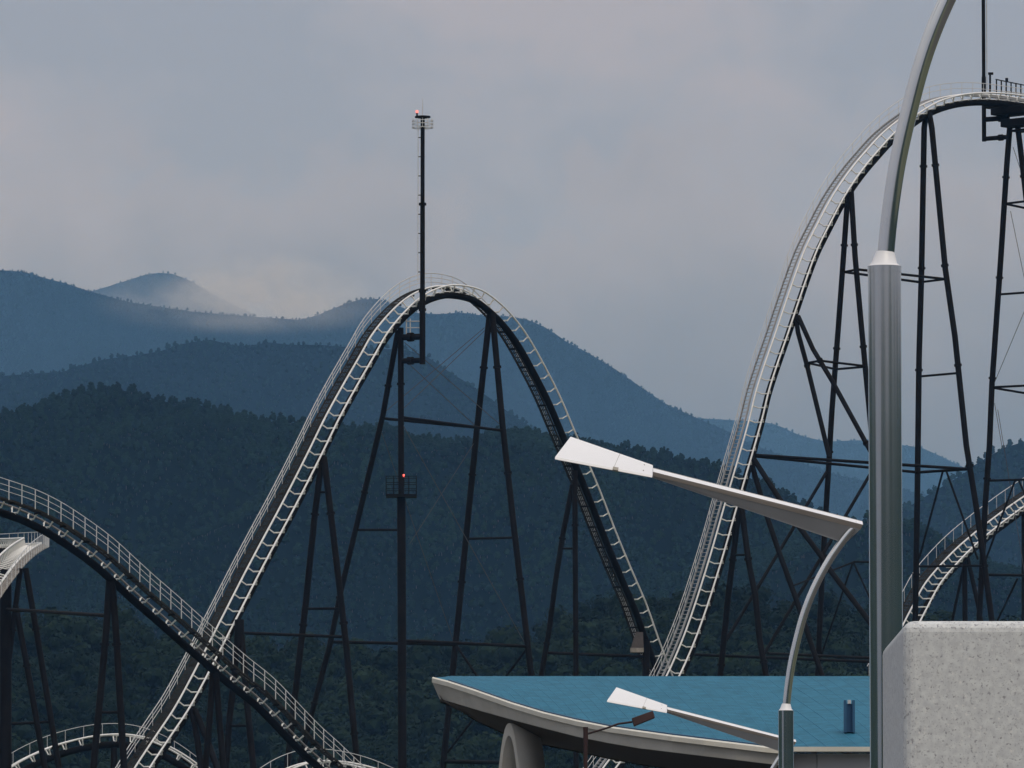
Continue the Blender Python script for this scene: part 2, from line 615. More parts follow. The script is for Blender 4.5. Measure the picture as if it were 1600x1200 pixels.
def build_hill(prof, D, run, amp, tree_h, spacing, vmax, seed, tname, trees, label, ground_mat, x0=-350, x1=1950, tscale=1.0, base=0.0):
    """ridge seen along a pixel profile at distance D, its near slope falling towards us over `run` metres"""
    px_m = D / FPX
    nx = 150
    xs = np.linspace(x0, x1, nx)
    Xs = [at(x, 600, D).x for x in xs]
    zr = [at(x, interp(prof, x), D).z - tree_h * tscale * .85 for x in xs]
    vs = [-.45, -.25, -.12] + list(np.linspace(0, 1, 46))

    def height(X, v):
        z0 = float(np.interp(X, Xs, zr))
        if v < 0:
            return base + (z0 - base) * (1 + v * 1.3)
        q = fbm(X / (run * .30) + seed + v * .9, v * 1.1, seed, 4)
        q = (0.55 - abs(q)) * 1.3
        e = amp * q * min(1, v * 5) * (1 - v)
        return base + (z0 - base) * (1 - v) ** 1.08 + e

    b = MB()
    for v in vs:
        for X in Xs:
            b.v.append(Vector((X, D - run * v, height(X, v))))
    for j in range(len(vs) - 1):
        for i in range(nx - 1):
            a = j * nx + i
            b.face((a, a + 1, a + nx + 1, a + nx), True)
    h = b.build('hill', ground_mat, origin=(0, 0, 0))
    tag(h, kind='structure')
    rnd = random.Random(seed)
    P, S = [], []
    v = -0.012
    slope = math.hypot(run, 0.5 * (max(zr) + min(zr)) - base)
    dv = spacing / slope
    while v < vmax:
        X = Xs[0] + rnd.random() * spacing
        while X < Xs[-1]:
            vv = max(-.03, v + rnd.uniform(-.5, .5) * dv)
            xx = X + rnd.uniform(-.45, .45) * spacing
            s = tscale * rnd.choice((.62, .75, .85, .95, 1.0, 1.1, 1.3)) * rnd.uniform(.9, 1.1)
            P.append((xx, D - run * vv, height(xx, vv)))
            S.append((s * rnd.uniform(.9, 1.2), s * rnd.uniform(.9, 1.2), s))
            X += spacing
        v += dv
    me = bpy.data.meshes.new(tname)
    me.from_pydata(P, [], [])
    at_ = me.attributes.new('tree_scale', 'FLOAT_VECTOR', 'POINT')
    at_.data.foreach_set('vector', np.array(S, dtype=np.float32).ravel())
    o = bpy.data.objects.new(tname, me)
    COL.objects.link(o)
    md = o.modifiers.new('trees', 'NODES')
    md.node_group = forest_nodes(tname + '_nodes', trees)
    tag(o, label, 'forest', kind='stuff')
    return len(P)


def build_hills():
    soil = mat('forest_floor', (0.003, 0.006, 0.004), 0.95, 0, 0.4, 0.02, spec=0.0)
    bark = mat('bark', (0.06, 0.048, 0.036), 0.9, 0, 0.3, 2)
    leaf_a = foliage_mat('hill_foliage', (0.0024, 0.008, 0.004), (0.0045, 0.0145, 0.0055), (0.009, 0.024, 0.008))
    leaf_w = foliage_mat('near_foliage', (0.004, 0.0095, 0.005), (0.0075, 0.016, 0.007), (0.014, 0.026, 0.010))
    far = [tree_mesh('broadleaf_tree', 'far', 1, leaf_a, bark), tree_mesh('broadleaf_tree', 'far', 9, leaf_a, bark),
           tree_mesh('broadleaf_tree', 'far', 23, leaf_a, bark)]
    near = [tree_mesh('leafy_tree', 'near', 31, leaf_w, bark), tree_mesh('leafy_tree', 'near', 47, leaf_w, bark),
            tree_mesh('leafy_tree', 'near', 52, leaf_w, bark)]
    # far ridge half hidden by cloud, and the pale ridge on the right
    prof_d = [(-400, 470), (0, 462), (140, 452), (180, 440), (230, 424), (262, 422), (292, 432), (340, 460), (420, 500), (520, 520),
              (900, 640), (1100, 650), (1190, 655), (1215, 660), (1250, 677), (1290, 686), (1340, 684), (1375, 684), (1400, 690), (1440, 696),
              (1470, 709), (1495, 722), (1540, 740), (1700, 760), (2000, 770)]
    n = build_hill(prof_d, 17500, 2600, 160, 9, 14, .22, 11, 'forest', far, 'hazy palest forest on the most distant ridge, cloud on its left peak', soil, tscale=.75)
    prof_c = [(-400, 430), (-100, 415), (0, 418), (40, 421), (70, 431), (100, 438), (135, 450), (200, 468), (300, 483), (350, 487), (400, 491), (470, 496),
              (500, 487), (520, 478), (560, 464), (592, 463), (612, 470), (650, 485), (690, 487), (720, 484), (760, 490), (795, 490), (830, 497),
              (860, 512), (885, 530), (920, 548), (960, 572), (1000, 600), (1040, 627), (1090, 650), (1140, 671), (1165, 686), (1220, 708), (1260, 722),
              (1300, 736), (1350, 748), (1450, 770), (1600, 800), (2000, 850)]
    n += build_hill(prof_c, 12500, 1900, 150, 8, 8.5, .40, 3, 'forest', far, 'blue hazy forest covering the tall ridge behind the middle coaster hill', soil, tscale=.62)
    prof_b = [(-400, 600), (-100, 583), (0, 580), (50, 576), (100, 573), (130, 563), (165, 553), (210, 548), (250, 541), (290, 528), (330, 523), (352, 529),
              (380, 534), (420, 527), (450, 531), (500, 531), (560, 536), (600, 537), (640, 540), (665, 548), (700, 572), (750, 603), (800, 640), (850, 672),
              (950, 720), (1100, 790), (1300, 850), (1600, 900), (2000, 920)]
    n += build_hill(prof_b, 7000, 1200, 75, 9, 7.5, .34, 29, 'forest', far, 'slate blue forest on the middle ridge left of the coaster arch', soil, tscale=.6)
    prof_r = [(1100, 1000), (1300, 850), (1400, 790), (1470, 748), (1492, 735), (1505, 727), (1521, 714), (1553, 695), (1577, 684), (1600, 677), (1650, 660), (1750, 640), (2100, 600)]
    n += build_hill(prof_r, 5600, 900, 65, 9, 9, .55, 41, 'forest', far, 'dark blue forest on the slope at the right edge of the picture', soil, x0=1150, x1=2100, tscale=.8)
    prof_a = [(-400, 660), (-100, 650), (0, 640), (60, 626), (115, 604), (150, 598), (185, 597), (215, 604), (240, 616), (300, 618), (345, 632), (400, 646), (470, 651),
              (540, 660), (600, 662), (640, 673), (720, 681), (800, 680), (830, 673), (900, 682), (950, 690), (1000, 691), (1050, 703), (1120, 717), (1200, 746),
              (1225, 758), (1250, 776), (1290, 794), (1340, 815), (1405, 840), (1450, 862), (1550, 885), (1700, 900), (2000, 920)]
    n += build_hill(prof_a, 3200, 660, 82, 8, 3.9, .66, 17, 'forest', far, 'dark green forest on the broad near hill behind the coaster', soil, tscale=.45)
    prof_w = [(-400, 990), (-100, 975), (60, 985), (110, 968), (150, 985), (200, 978), (280, 1000), (340, 1012), (420, 1022), (520, 1030), (640, 1036), (700, 1030), (770, 1010),
              (830, 1000), (870, 985), (900, 966), (950, 950), (1000, 944), (1030, 936), (1060, 940), (1120, 948), (1180, 937), (1205, 956), (1300, 957), (1350, 962),
              (1400, 975), (1500, 990), (1700, 1000), (2000, 1010)]
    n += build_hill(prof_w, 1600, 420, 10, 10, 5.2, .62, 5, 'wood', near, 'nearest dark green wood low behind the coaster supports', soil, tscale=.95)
    print('trees', n)


# ------------------------------------------------------------------ coaster track
def tie_mesh(g, depth=.50, inset=.25, w=.055):
    b = MB()
    q = [(0, g / 2, -.02), (0, g / 2 - inset, -depth), (0, -g / 2 + inset, -depth), (0, -g / 2, -.02)]
    for i in range(3):
        d = (Vector(q[i + 1]) - Vector(q[i])).normalized() * .03
        b.tube([Vector(q[i]) - d, Vector(q[i + 1]) + d], w * (1.1 if i == 1 else 1), 6)
    b.tube([(0, g / 2 - .02, .02), (0, g / 2 - .02, -.18)], w * 1.3, 6)
    b.tube([(0, -g / 2 + .02, .02), (0, -g / 2 + .02, -.18)], w * 1.3, 6)
    b.tube([(0, .12, -depth), (0, .12, -depth - .25)], w * 1.2, 6)
    b.tube([(0, -.12, -depth), (0, -.12, -depth - .25)], w * 1.2, 6)
    me = bpy.data.meshes.new('tie')
    me.from_pydata([tuple(v) for v in b.v], [], b.f)
    me.polygons.foreach_set('use_smooth', b.s)
    me.materials.append(M_TIE)
    return me


TIES = {}


def frames(P, bank=0.0):
    out = []
    for i in range(len(P)):
        t = (P[min(i + 1, len(P) - 1)] - P[max(i - 1, 0)]).normalized()
        l = Vector((-t.y, t.x, 0)).normalized()
        n = t.cross(l)
        if bank:
            l, n = l * math.cos(bank) + n * math.sin(bank), n * math.cos(bank) - l * math.sin(bank)
        out.append((t, l, n))
    return out


def track(label, ctrl, gauge=1.45, rail_r=.075, spine_r=.28, tie_gap=1.38, bank=0.0, spine_input=False, walk=1.0, side=1,
          hand=1.1, steps=False, posts=1.3, rail_mat=None, deck_mat=None, hand_r=.03, mids=(0.55,), group='tracks of the roller coaster',
          thick_posts=.022, walk_range=None, deck_off=.28):
    rail_mat = rail_mat or M_WHITE
    deck_mat = deck_mat or M_DECK
    P = spline(ctrl, .5)
    F = frames(P, bank)
    if spine_input:
        P = [p + f[2] * .75 for p, f in zip(P, F)]
    root = thing('coaster_track', label, 'coaster track', P[len(P) // 2].copy(), group)
    for s in (1, -1):
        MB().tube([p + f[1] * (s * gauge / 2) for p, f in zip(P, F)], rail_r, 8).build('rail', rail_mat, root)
    MB().tube([p - f[2] * .78 for p, f in zip(P, F)], spine_r, 10).build('spine', M_SPINE, root)
    if gauge not in TIES:
        TIES[gauge] = tie_mesh(gauge)
    n = int((len(P) - 1) * .5 / tie_gap)
    for k in range(n):
        u = (k + .5) * tie_gap / .5
        i = int(u)
        if i >= len(P) - 1: break
        p = P[i].lerp(P[i + 1], u - i)
        t, l, nn = F[i]
        M = Matrix((t, l, nn)).transposed().to_4x4()
        M.translation = p
        put('tie', TIES[gauge], root, M)
    if walk:
        a, b_ = (0, len(P)) if not walk_range else (int(walk_range[0] * len(P)), int(walk_range[1] * len(P)))
        P2, F2 = P[a:b_], F[a:b_]
        in0, out0 = gauge / 2 + deck_off, gauge / 2 + deck_off + walk
        Lh = [Vector((-f[0].y, f[0].x, 0)).normalized() for f in F2]

        def strip(o0, o1, z0, z1):
            return [[p + f[1] * side * o0 + f[2] * z0, p + f[1] * side * o1 + f[2] * z0,
                     p + f[1] * side * o1 + f[2] * z1, p + f[1] * side * o0 + f[2] * z1] for p, f in zip(P2, F2)]
        if steps:
            MB().ribbon(strip(in0, in0 + .07, -.12, .06)).build('stair_stringer', M_STAIR, root)
            MB().ribbon(strip(out0 - .07, out0, -.12, .06)).build('stair_stringer', M_STAIR, root)
            st = MB().box((0, 0, 0), (.10, 0, 0), (0, (walk - .16) / 2, 0), (0, 0, .02))
            sm = bpy.data.meshes.new('step')
            sm.from_pydata([tuple(v) for v in st.v], [], st.f)
            sm.materials.append(M_STAIR)
            gap = .36
            cnt = 0
            for k in range(int((len(P2) - 1) * .5 / gap)):
                if cnt >= 290: break
                u = k * gap / .5
                i = int(u)
                if i >= len(P2) - 1: break
                p = P2[i].lerp(P2[i + 1], u - i)
                t, l, nn = F2[i]
                M = Matrix((Vector((t.x, t.y, 0)).normalized(), Lh[i], Vector((0, 0, 1)))).transposed().to_4x4()
                M.translation = p + l * side * (in0 + out0) / 2 - nn * .02
                put('step', sm, root, M)
                cnt += 1
        else:
            gr = MB().ribbon(strip(in0, in0 + .06, -.14, -.02))
            gr.ribbon(strip(out0 - .06, out0, -.14, -.02))
            nb = max(4, int(walk / .17))
            for j in range(nb):
                o_ = in0 + .06 + (walk - .12) * (j + .5) / nb
                gr.ribbon(strip(o_ - .036, o_ + .036, -.07, -.045))
            for i in range(len(P2) - 1):
                t, l, nn = F2[i]
                gr.box(P2[i] + l * side * (in0 + out0) / 2 - nn * .06, t * .035, l * (walk / 2 - .06), nn * .02)
            gr.build('walkway', deck_mat, root)['kind'] = 'stuff'
            br = MB()
            for i in range(0, len(P2), 4):
                t, l, nn = F2[i]
                br.box(P2[i] + l * side * (gauge / 2 + out0 - .1) / 2 - nn * .16, t * .04, l * ((out0 - gauge / 2) / 2), nn * .05)
            br.build('walkway_bracket', M_SPINE, root)['kind'] = 'stuff'
        if hand:
            up = Vector((0, 0, 1))
            edge = [p + f[1] * side * out0 for p, f in zip(P2, F2)]
            hr = MB().tube([e + up * hand for e in edge], hand_r, 6).build('handrail', M_HAND, root)
            for m_ in mids:
                MB().tube([e + up * hand * m_ for e in edge], hand_r * .8, 5).build('handrail_bar', M_HAND, root)
            pm = MB().tube([(0, 0, -.1), (0, 0, hand)], thick_posts, 6)
            pme = bpy.data.meshes.new('handrail_post')
            pme.from_pydata([tuple(v) for v in pm.v], [], pm.f)
            pme.materials.append(M_HAND)
            for i in range(1, len(edge), max(1, int(round(posts / .5)))):
                put('handrail_post', pme, root, Matrix.Translation(edge[i]))
    return root, P, F


# ------------------------------------------------------------------ supports
FL = {}


def flange(parent, p, d, r):
    key = round(r, 2)
    if key not in FL:
        b = MB().tube([(0, 0, -.09), (0, 0, .09)], r * 1.38, 10)
        me = bpy.data.meshes.new('flange')
        me.from_pydata([tuple(v) for v in b.v], [], b.f)
        me.materials.append(M_STEEL)
        FL[key] = me
    q = d.to_track_quat('Z', 'Y').to_matrix().to_4x4()
    q.translation = p
    put('flange', FL[key], parent, q)


def support(label, A, ang, legs, beams=(), flanges=True, ground=True, name='coaster_support', group='dark steel supports of the roller coaster', extra=None):
    """A: plan anchor; legs: (pixel polyline, radius); beams: (px0, px1, radius[, plane]) in the same vertical plane"""
    f = lambda p: on_plane(p[0], p[1], A, ang)
    root = thing(name, label, 'coaster support', Vector((A.x, A.y, 0)), group)
    for pl, r in legs:
        P = [f(p) for p in pl]
        if ground:
            d = P[-1] - P[-2]
            if d.z < 0 and P[-1].z > 0:
                P.append(P[-1] + d * (P[-1].z / -d.z))
        MB().tube(P, r, 12).build('leg', M_STEEL, root)
        if flanges:
            L, nxt = 0.0, 4.5
            for i in range(len(P) - 1):
                d = P[i + 1] - P[i]
                while nxt <= L + d.length - .3:
                    flange(root, P[i] + d.normalized() * (nxt - L), d, r)
                    nxt += 8.7
                L += d.length
        if ground:
            if True:
                fb = MB().box((P[-1].x, P[-1].y, .12), (r * 2.2, 0, 0), (0, r * 2.2, 0), (0, 0, .12))
                fb.build('footing', mat('footing_concrete', (.32, .31, .29), .9, 0, .15, 2), root)
    for bm_ in beams:
        MB().tube([f(bm_[0]), f(bm_[1])], bm_[2], 8).build('crossbeam' if bm_[2] > .035 else 'cable', M_STEEL if bm_[2] > .035 else M_CABLE, root)
    return root, f


def link(root, p, q, r, nm='crossbeam'):
    return MB().tube([p, q], r, 8 if r > .04 else 5).build(nm, M_STEEL if r > .035 else M_CABLE, root)


# ------------------------------------------------------------------ the coaster
TH1, TH2 = 55.0, 48.0
A1 = at(690, 600, 612)
A2 = at(1300, 600, 640)


def build_tracks():
    c1 = [(60, 1420), (150, 1318), (222, 1200), (255, 1150), (288, 1100), (339, 1003), (390, 903), (418, 850), (445, 800), (471, 750), (496, 700), (520, 651),
          (548, 600), (577, 550), (591, 525), (610, 500), (634, 475), (656, 459), (680, 449), (703, 446), (738, 453), (763, 469), (788, 493), (813, 526), (838, 570),
          (863, 619), (885, 671), (910, 729), (929, 775), (951, 832), (978, 897), (998, 943), (1018, 1000), (1037, 1050), (1062, 1115), (1090, 1170)]
    track('tall arched track hill carrying the lone mast, white rails on a black spine', [on_plane(x, y, A1, TH1) for x, y in c1], walk=.74, mids=(.36, .68), hand_r=.036)
    c2 = [(820, 1330), (880, 1285), (930, 1230), (958, 1192), (1000, 1138), (1030, 1094), (1052, 1055), (1076, 1000), (1094, 950), (1110, 900), (1125, 850),
          (1139, 800), (1155, 745), (1169, 697), (1182, 650), (1191, 612), (1205, 568), (1220, 525), (1235, 480), (1265, 395), (1288, 348), (1311, 305), (1339, 264),
          (1365, 233), (1389, 207), (1420, 182), (1450, 163), (1480, 152), (1510, 147), (1540, 146), (1570, 148), (1600, 152), (1660, 160), (1740, 172)]
    track('steep tall drop of white track with a stair beside the rails, at the right', [on_plane(x, y, A2, TH2) for x, y in c2], walk=.68, steps=True, gauge=1.40, tie_gap=1.3, deck_off=.42)
    A3 = at(300, 600, 530)
    c3 = [(-120, 775), (-60, 782), (0, 800), (37, 813), (75, 832), (112, 856), (150, 884), (181, 912), (215, 943), (250, 973), (287, 1006), (325, 1039), (362, 1071),
          (400, 1101), (440, 1142), (475, 1178), (500, 1200), (540, 1238), (590, 1280)]
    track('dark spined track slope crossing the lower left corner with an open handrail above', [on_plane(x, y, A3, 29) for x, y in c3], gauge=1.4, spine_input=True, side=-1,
          walk=.8, hand=1.25, posts=1.2, rail_mat=M_RAILSHADE, tie_gap=1.25, mids=(.36, .68), spine_r=.27, thick_posts=.035, hand_r=.028, deck_off=.15)
    # right: small rise behind the big supports
    A4 = at(1500, 600, 680)
    c4 = [(1385, 1060), (1405, 1015), (1421, 980), (1440, 943), (1457, 912), (1480, 884), (1507, 856), (1541, 827), (1567, 807), (1600, 783), (1650, 752), (1720, 725)]
    track('small rising white track seen between the dark supports at the right edge', [on_plane(x, y, A4, 62) for x, y in c4], gauge=1.5, walk=.8, posts=1.9, mids=(), tie_gap=1.2, hand_r=.035)
    # lower left: low hump behind the steep rails
    A6 = at(180, 600, 606)
    c6 = [(-30, 1235), (20, 1196), (70, 1171), (110, 1158), (150, 1150), (190, 1148), (225, 1153), (255, 1164), (285, 1180), (320, 1206), (370, 1250)]
    track('low humped track with a grey handrail in the bottom left corner', [on_plane(x, y, A6, 14) for x, y in c6], gauge=1.4, walk=.6, posts=1.7, mids=(), hand=.95, deck_off=.1)
    A7 = at(500, 600, 575)
    c7 = [(360, 1275), (400, 1235), (440, 1207), (480, 1192), (520, 1190), (560, 1196), (600, 1208), (650, 1230), (720, 1260)]
    track('crest of a low track just showing at the bottom edge, under the dark slope', [on_plane(x, y, A7, 26) for x, y in c7], gauge=1.4, walk=.7, posts=1.7, mids=(), hand=1.0, deck_off=.1)
    # left edge: pale banked turn that runs out of the picture
    pts = [(-60, 985, 546), (-30, 932, 549), (-6, 897, 553), (13, 873, 559), (31, 857, 566), (45, 848, 574), (51, 845, 584), (46, 845, 594), (28, 846, 602), (0, 847, 608), (-60, 850, 612)]
    track('pale banked turn of track poking in at the left edge', [at(*p) for p in pts], gauge=1.4, walk=.5, posts=1.7, mids=(), bank=R(16), rail_mat=M_TIE, side=-1, deck_off=.1, deck_mat=M_CREAM, tie_gap=.8)


def build_supports():
    t1 = lambda px, py: on_plane(px, py, A1, TH1)
    # --- tower A under the arch, left
    PA = t1(632, 520)
    ra, fa = support('twin legged tower under the left shoulder of the arch, with a caged platform', PA, TH1 - 90,
                     [([(622, 516), (598, 650), (555, 830), (533, 922), (515, 1010), (487, 1115)], .22), ([(626, 512), (627, 776)], .235)],
                     [((556, 828), (624, 828), .10)], ground=False)
    lo = [fa(p) for p in [(627, 776), (628, 1000), (628.5, 1200)]]
    lo.append(Vector((lo[-1].x, lo[-1].y, 0)))
    MB().tube(lo, .34, 14).build('lower_column', M_STEEL, ra)
    l2 = [fa((487, 1115)), fa((467, 1200))]
    d = l2[1] - l2[0]
    l2.append(l2[1] + d * (l2[1].z / -d.z))
    MB().tube(l2, .22, 12).build('leg', M_STEEL, ra)
    # caged platform round the column
    c = fa((627, 776))
    cx = Vector((1, 0, 0)); cy = Vector((0, 1, 0)); cz = Vector((0, 0, 1))
    pf = MB().box(c + cz * .05, cx * 1.2, cy * 1.0, cz * .09).build('platform', M_STEEL, ra)
    cage = MB()
    for h in (.55, 1.05, 1.55):
        for a, b in (((-1, -1), (1, -1)), ((1, -1), (1, 1)), ((1, 1), (-1, 1)), ((-1, 1), (-1, -1))):
            cage.tube([c + cx * a[0] * 1.2 + cy * a[1] + cz * h, c + cx * b[0] * 1.2 + cy * b[1] + cz * h], .028, 5)
    for sx in (-1.2, -.6, 0, .6, 1.2):
        for sy in (-1, 1):
            cage.tube([c + cx * sx + cy * sy, c + cx * sx + cy * sy + cz * 1.6], .028, 5)
    cage.build('cage_railing', M_STEEL, pf)
    em = bpy.data.materials.new('red_lamp_glow')
    em.use_nodes = True
    bs = em.node_tree.nodes['Principled BSDF']
    bs.inputs['Base Color'].default_value = (.6, .05, .04, 1)
    bs.inputs['Emission Color'].default_value = (1, .13, .10, 1)
    bs.inputs['Emission Strength'].default_value = 3.0
    MATS['red_lamp'] = em
    lp = fa((631, 744)) - cy * .6
    MB().tube([lp - cz * .9, lp - cz * .1], .06, 6).build('lamp_stem', M_STEEL, ra)
    MB().tube([lp - cz * .1, lp, lp + cz * .1], .065, 8).build('warning_light', em, ra)
    # --- tower B under the arch, right
    PB = t1(767, 490)
    rb, fb = support('tall splayed A frame under the right shoulder of the arch', PB, TH1 - 90,
                     [([(765.5, 488), (745, 672), (728, 842), (712, 1005), (703, 1090), (692, 1200)], .25), ([(769, 488), (786, 672), (805, 842), (825, 1012), (840, 1140)], .25)],
                     [((728, 842), (805, 840), .10), ((713, 1009), (767, 1088), .10), ((824, 1013), (767, 1088), .10), ((703, 1092), (838, 1092), .10), ((741, 1122), (699, 1176), .10), ((694, 1190), (800, 1192), .16)])
    for p, q, r in (((600, 654), (745, 668), .115), ((627, 652), (786, 673), .115), ((516, 1003), (713, 1007), .13), ((628, 1001), (824, 1010), .13)):
        link(ra, fa(p), fb(q), r)
    for p, q in (((632, 562), (742, 665)), ((632, 535), (781, 663)), ((630, 665), (820, 1005)), ((597, 677), (708, 1000))):
        link(ra, fa(p), fb(q), .032, 'cable')
    for p, q in (((757, 512), (600, 645)), ((757, 517), (632, 637)), ((742, 690), (640, 850))):
        link(rb, fb(p), fa(q), .03 if p[1] < 600 else .022, 'cable')
    # --- C: slender frame under the left slope
    PC = t1(492, 715)
    rc, fc = support('slim splayed frame meeting the left slope of the arch halfway up', PC, TH1 - 90,
                     [([(503, 714), (491, 812), (478, 940), (461, 1087), (452, 1170)], .25), ([(506, 714), (518, 812), (533, 940), (541, 1010), (553, 1140)], .25)],
                     [((497, 769), (512, 769), .09), ((479, 951), (532, 951), .10)])
    PD = t1(355, 975)
    rd, fd = support('low frame with a thick head beside the crossing of the two slopes', PD, TH1 - 90,
                     [([(373, 972), (366, 1060), (359, 1120), (353, 1200)], .25), ([(375, 972), (383, 1060), (388, 1120), (396, 1200)], .25)],
                     [((360, 1134), (388, 1134), .10)], flanges=False)
    MB().tube([fd((374, 968)), fd((374, 1010))], .36, 12).build('head', M_STEEL, rd)
    link(rd, fd((376, 989)), fc((535, 995)), .12)
    PE = t1(886, 735)
    re_, fe = support('A frame behind the white lamp head under the falling side of the arch', PE, TH1 - 90,
                      [([(898, 735), (899, 900), (900, 1060), (900, 1120)], .22), ([(895, 757), (880, 832), (868, 908), (858, 985), (845, 1060), (834, 1130)], .22)],
                      [((874, 857), (898, 857), .09)])
    PF = t1(1005, 1005)
    rf, ff = support('short post with a small grey platform at the foot of the falling track', PF, TH1 - 90,
                     [([(1010, 1000), (1009, 1060), (1009, 1100)], .30)], flanges=False)
    link(re_, fe((852, 1020)), ff((1008, 1026)), .12)
    bx = ff((995, 1017)) - cy * .8
    MB().box(bx, cx * .55, cy * .5, cz * .18).build('platform', M_CREAM, rf)
    MB().hexa([bx + Vector(p) for p in ((-.5, -.5, .2), (.55, -.5, .2), (.55, .5, .2), (-.5, .5, .2), (-.12, -.3, 1.5), (.5, -.3, 1.5), (.5, .3, 1.5), (-.12, .3, 1.5))]).build('machine_cover', mat('drive_cover', (.05, .04, .038), .7, 0, .3, 2), rf)
    # --- supports of the dark slope and the low tracks, left
    A3 = at(300, 600, 530)
    s3 = on_plane(174, 905, A3, 29)
    r3, f3 = support('A frame under the middle of the dark slope, left of the picture', s3, -4,
                     [([(171, 905), (166, 985), (156, 1095), (146, 1200)], .24), ([(175, 905), (182, 1000), (187, 1085), (194, 1200)], .24)],
                     [((156, 1113), (188, 1113), .10)])
    AL = at(30, 600, 556)
    rl, fl = support('cluster of leaning posts under the banked turn at the left edge', AL, -4,
                     [([(40, 888), (57, 987), (74, 1090), (92, 1200)], .22), ([(24, 945), (46, 1062), (70, 1200)], .22), ([(32, 888), (20, 980), (8, 1080), (-2, 1200)], .20)],
                     [((14, 1131), (80, 1128), .10)])
    MB().tube([fl((9, 890)), fl((9, 1200)), Vector((fl((9, 1200)).x, AL.y, 0))], .42, 14).build('column', M_STEEL, rl)
    link(rl, fl((9, 952)), f3((170, 962)), .13)
    s3b = on_plane(335, 1050, A3, 29)
    support('A frame under the crossing of the dark slope and the steep white rails', s3b, -10,
            [([(333, 1048), (328, 1120), (321, 1200)], .22), ([(337, 1048), (343, 1130), (349, 1200)], .22)], flanges=False)
    s1b = t1(290, 1112)
    support('leaning pair of posts under the lowest stretch of the steep white rails', s1b, TH1 - 90,
            [([(300, 1108), (309, 1160), (317, 1225)], .24), ([(304, 1108), (322, 1152), (341, 1205)], .24)], flanges=False)
    s6 = on_plane(178, 1165, at(180, 600, 606), 14)
    support('single post under the low hump in the bottom left corner', s6, -4, [([(178, 1168), (178, 1200)], .26)], flanges=False)
    # --- supports of the big drop, right
    t2 = lambda px, py: on_plane(px, py, A2, TH2)
    ang = TH2 - 90
    PG = t2(1322, 300)
    rg, fg = support('tall pair of legs just left of the big steel lamp pole', PG, ang,
                     [([(1325, 300), (1318, 400), (1310, 510), (1300, 640), (1295, 725), (1287, 860), (1282, 950), (1278, 1050), (1272, 1180)], .235),
                      ([(1330, 300), (1336, 400), (1345, 500), (1353, 585), (1363, 690), (1380, 860), (1392, 1000)], .235)],
                     [((1319, 425), (1340, 421), .10)])
    PH = t2(1449, 176)
    rh, fh = support('tallest A frame, right of the big steel lamp pole, reaching the crest', PH, ang,
                     [([(1447, 178), (1444, 200), (1440, 420), (1436, 560), (1433, 800), (1431, 912), (1430, 968), (1428, 1100)], .25),
                      ([(1452, 178), (1456, 200), (1477, 420), (1492, 525), (1510, 697), (1526, 796), (1542, 912), (1552, 985), (1566, 1090)], .25)],
                     [((1439, 588), (1496, 583), .10), ((1438, 441), (1478, 436), .10), ((1434, 738), (1513, 733), .12), ((1473, 737), (1436, 873), .09),
                      ((1479, 737), (1528, 874), .09), ((1432, 885), (1537, 884), .10)])
    PI = t2(1240, 490)
    ri, fi = support('forked frame that leans right from under the steep drop', PI, ang,
                     [([(1243, 492), (1247, 520), (1262, 575), (1296, 715)], .2), ([(1247, 494), (1270, 545), (1300, 595), (1352, 690), (1376, 734)], .2)], ground=False)
    PJ = t2(1170, 715)
    rj, fj = support('wide spreading frame with crossed braces under the drop, below the lamp arm', PJ, ang,
                     [([(1172, 716), (1186, 765), (1200, 812), (1217, 862), (1240, 925), (1272, 1020), (1300, 1100)], .22),
                      ([(1177, 716), (1215, 775), (1250, 825), (1280, 865), (1300, 895), (1350, 960), (1400, 1030)], .22)], flanges=False)
    for (p, fp, q, fq, r, own) in (((1340, 421), fg, (1477, 436), fh, .11, rg), ((1319, 425), fg, (1438, 441), fh, .11, rg),
                                   ((1262, 567), fi, (1306, 577), fg, .10, ri), ((1285, 564), fi, (1352, 572), fg, .10, ri), ((1262, 567), fi, (1285, 563), fi, .10, ri), ((1306, 577), fg, (1352, 573), fg, .10, rg),
                                   ((1180, 711), fj, (1512, 733), fh, .13, rj), ((1181, 713), fj, (1434, 738), fh, .12, rj),
                                   ((1293, 735), fg, (1135, 1000), fj, .14, rj), ((1366, 730), fg, (1195, 1020), fj, .14, rj),
                                   ((1240, 915), fj, (1334, 878), fg, .08, rg), ((1334, 878), fg, (1380, 878), fg, .09, rg), ((1332, 880), fg, (1284, 1022), fg, .08, rg), ((1334, 880), fg, (1364, 945), fg, .08, rg),
                                   ((1085, 1023), fj, (1360, 1034), fg, .12, rj), ((1200, 1021), fj, (1400, 1030), fh, .12, rj)):
        link(own, fp(p), fq(q), r)
    PK = t2(1148, 790)
    support('narrow A frame beside the stair of the drop, seen below the lamp arm', PK, ang,
            [([(1155, 790), (1148, 850), (1138, 930), (1126, 1050), (1120, 1110)], .25), ([(1158, 790), (1170, 880), (1180, 930), (1187, 1000), (1197, 1055), (1206, 1120)], .25)],
            [((1147, 867), (1167, 867), .08)])
    PL = t2(1585, 160)
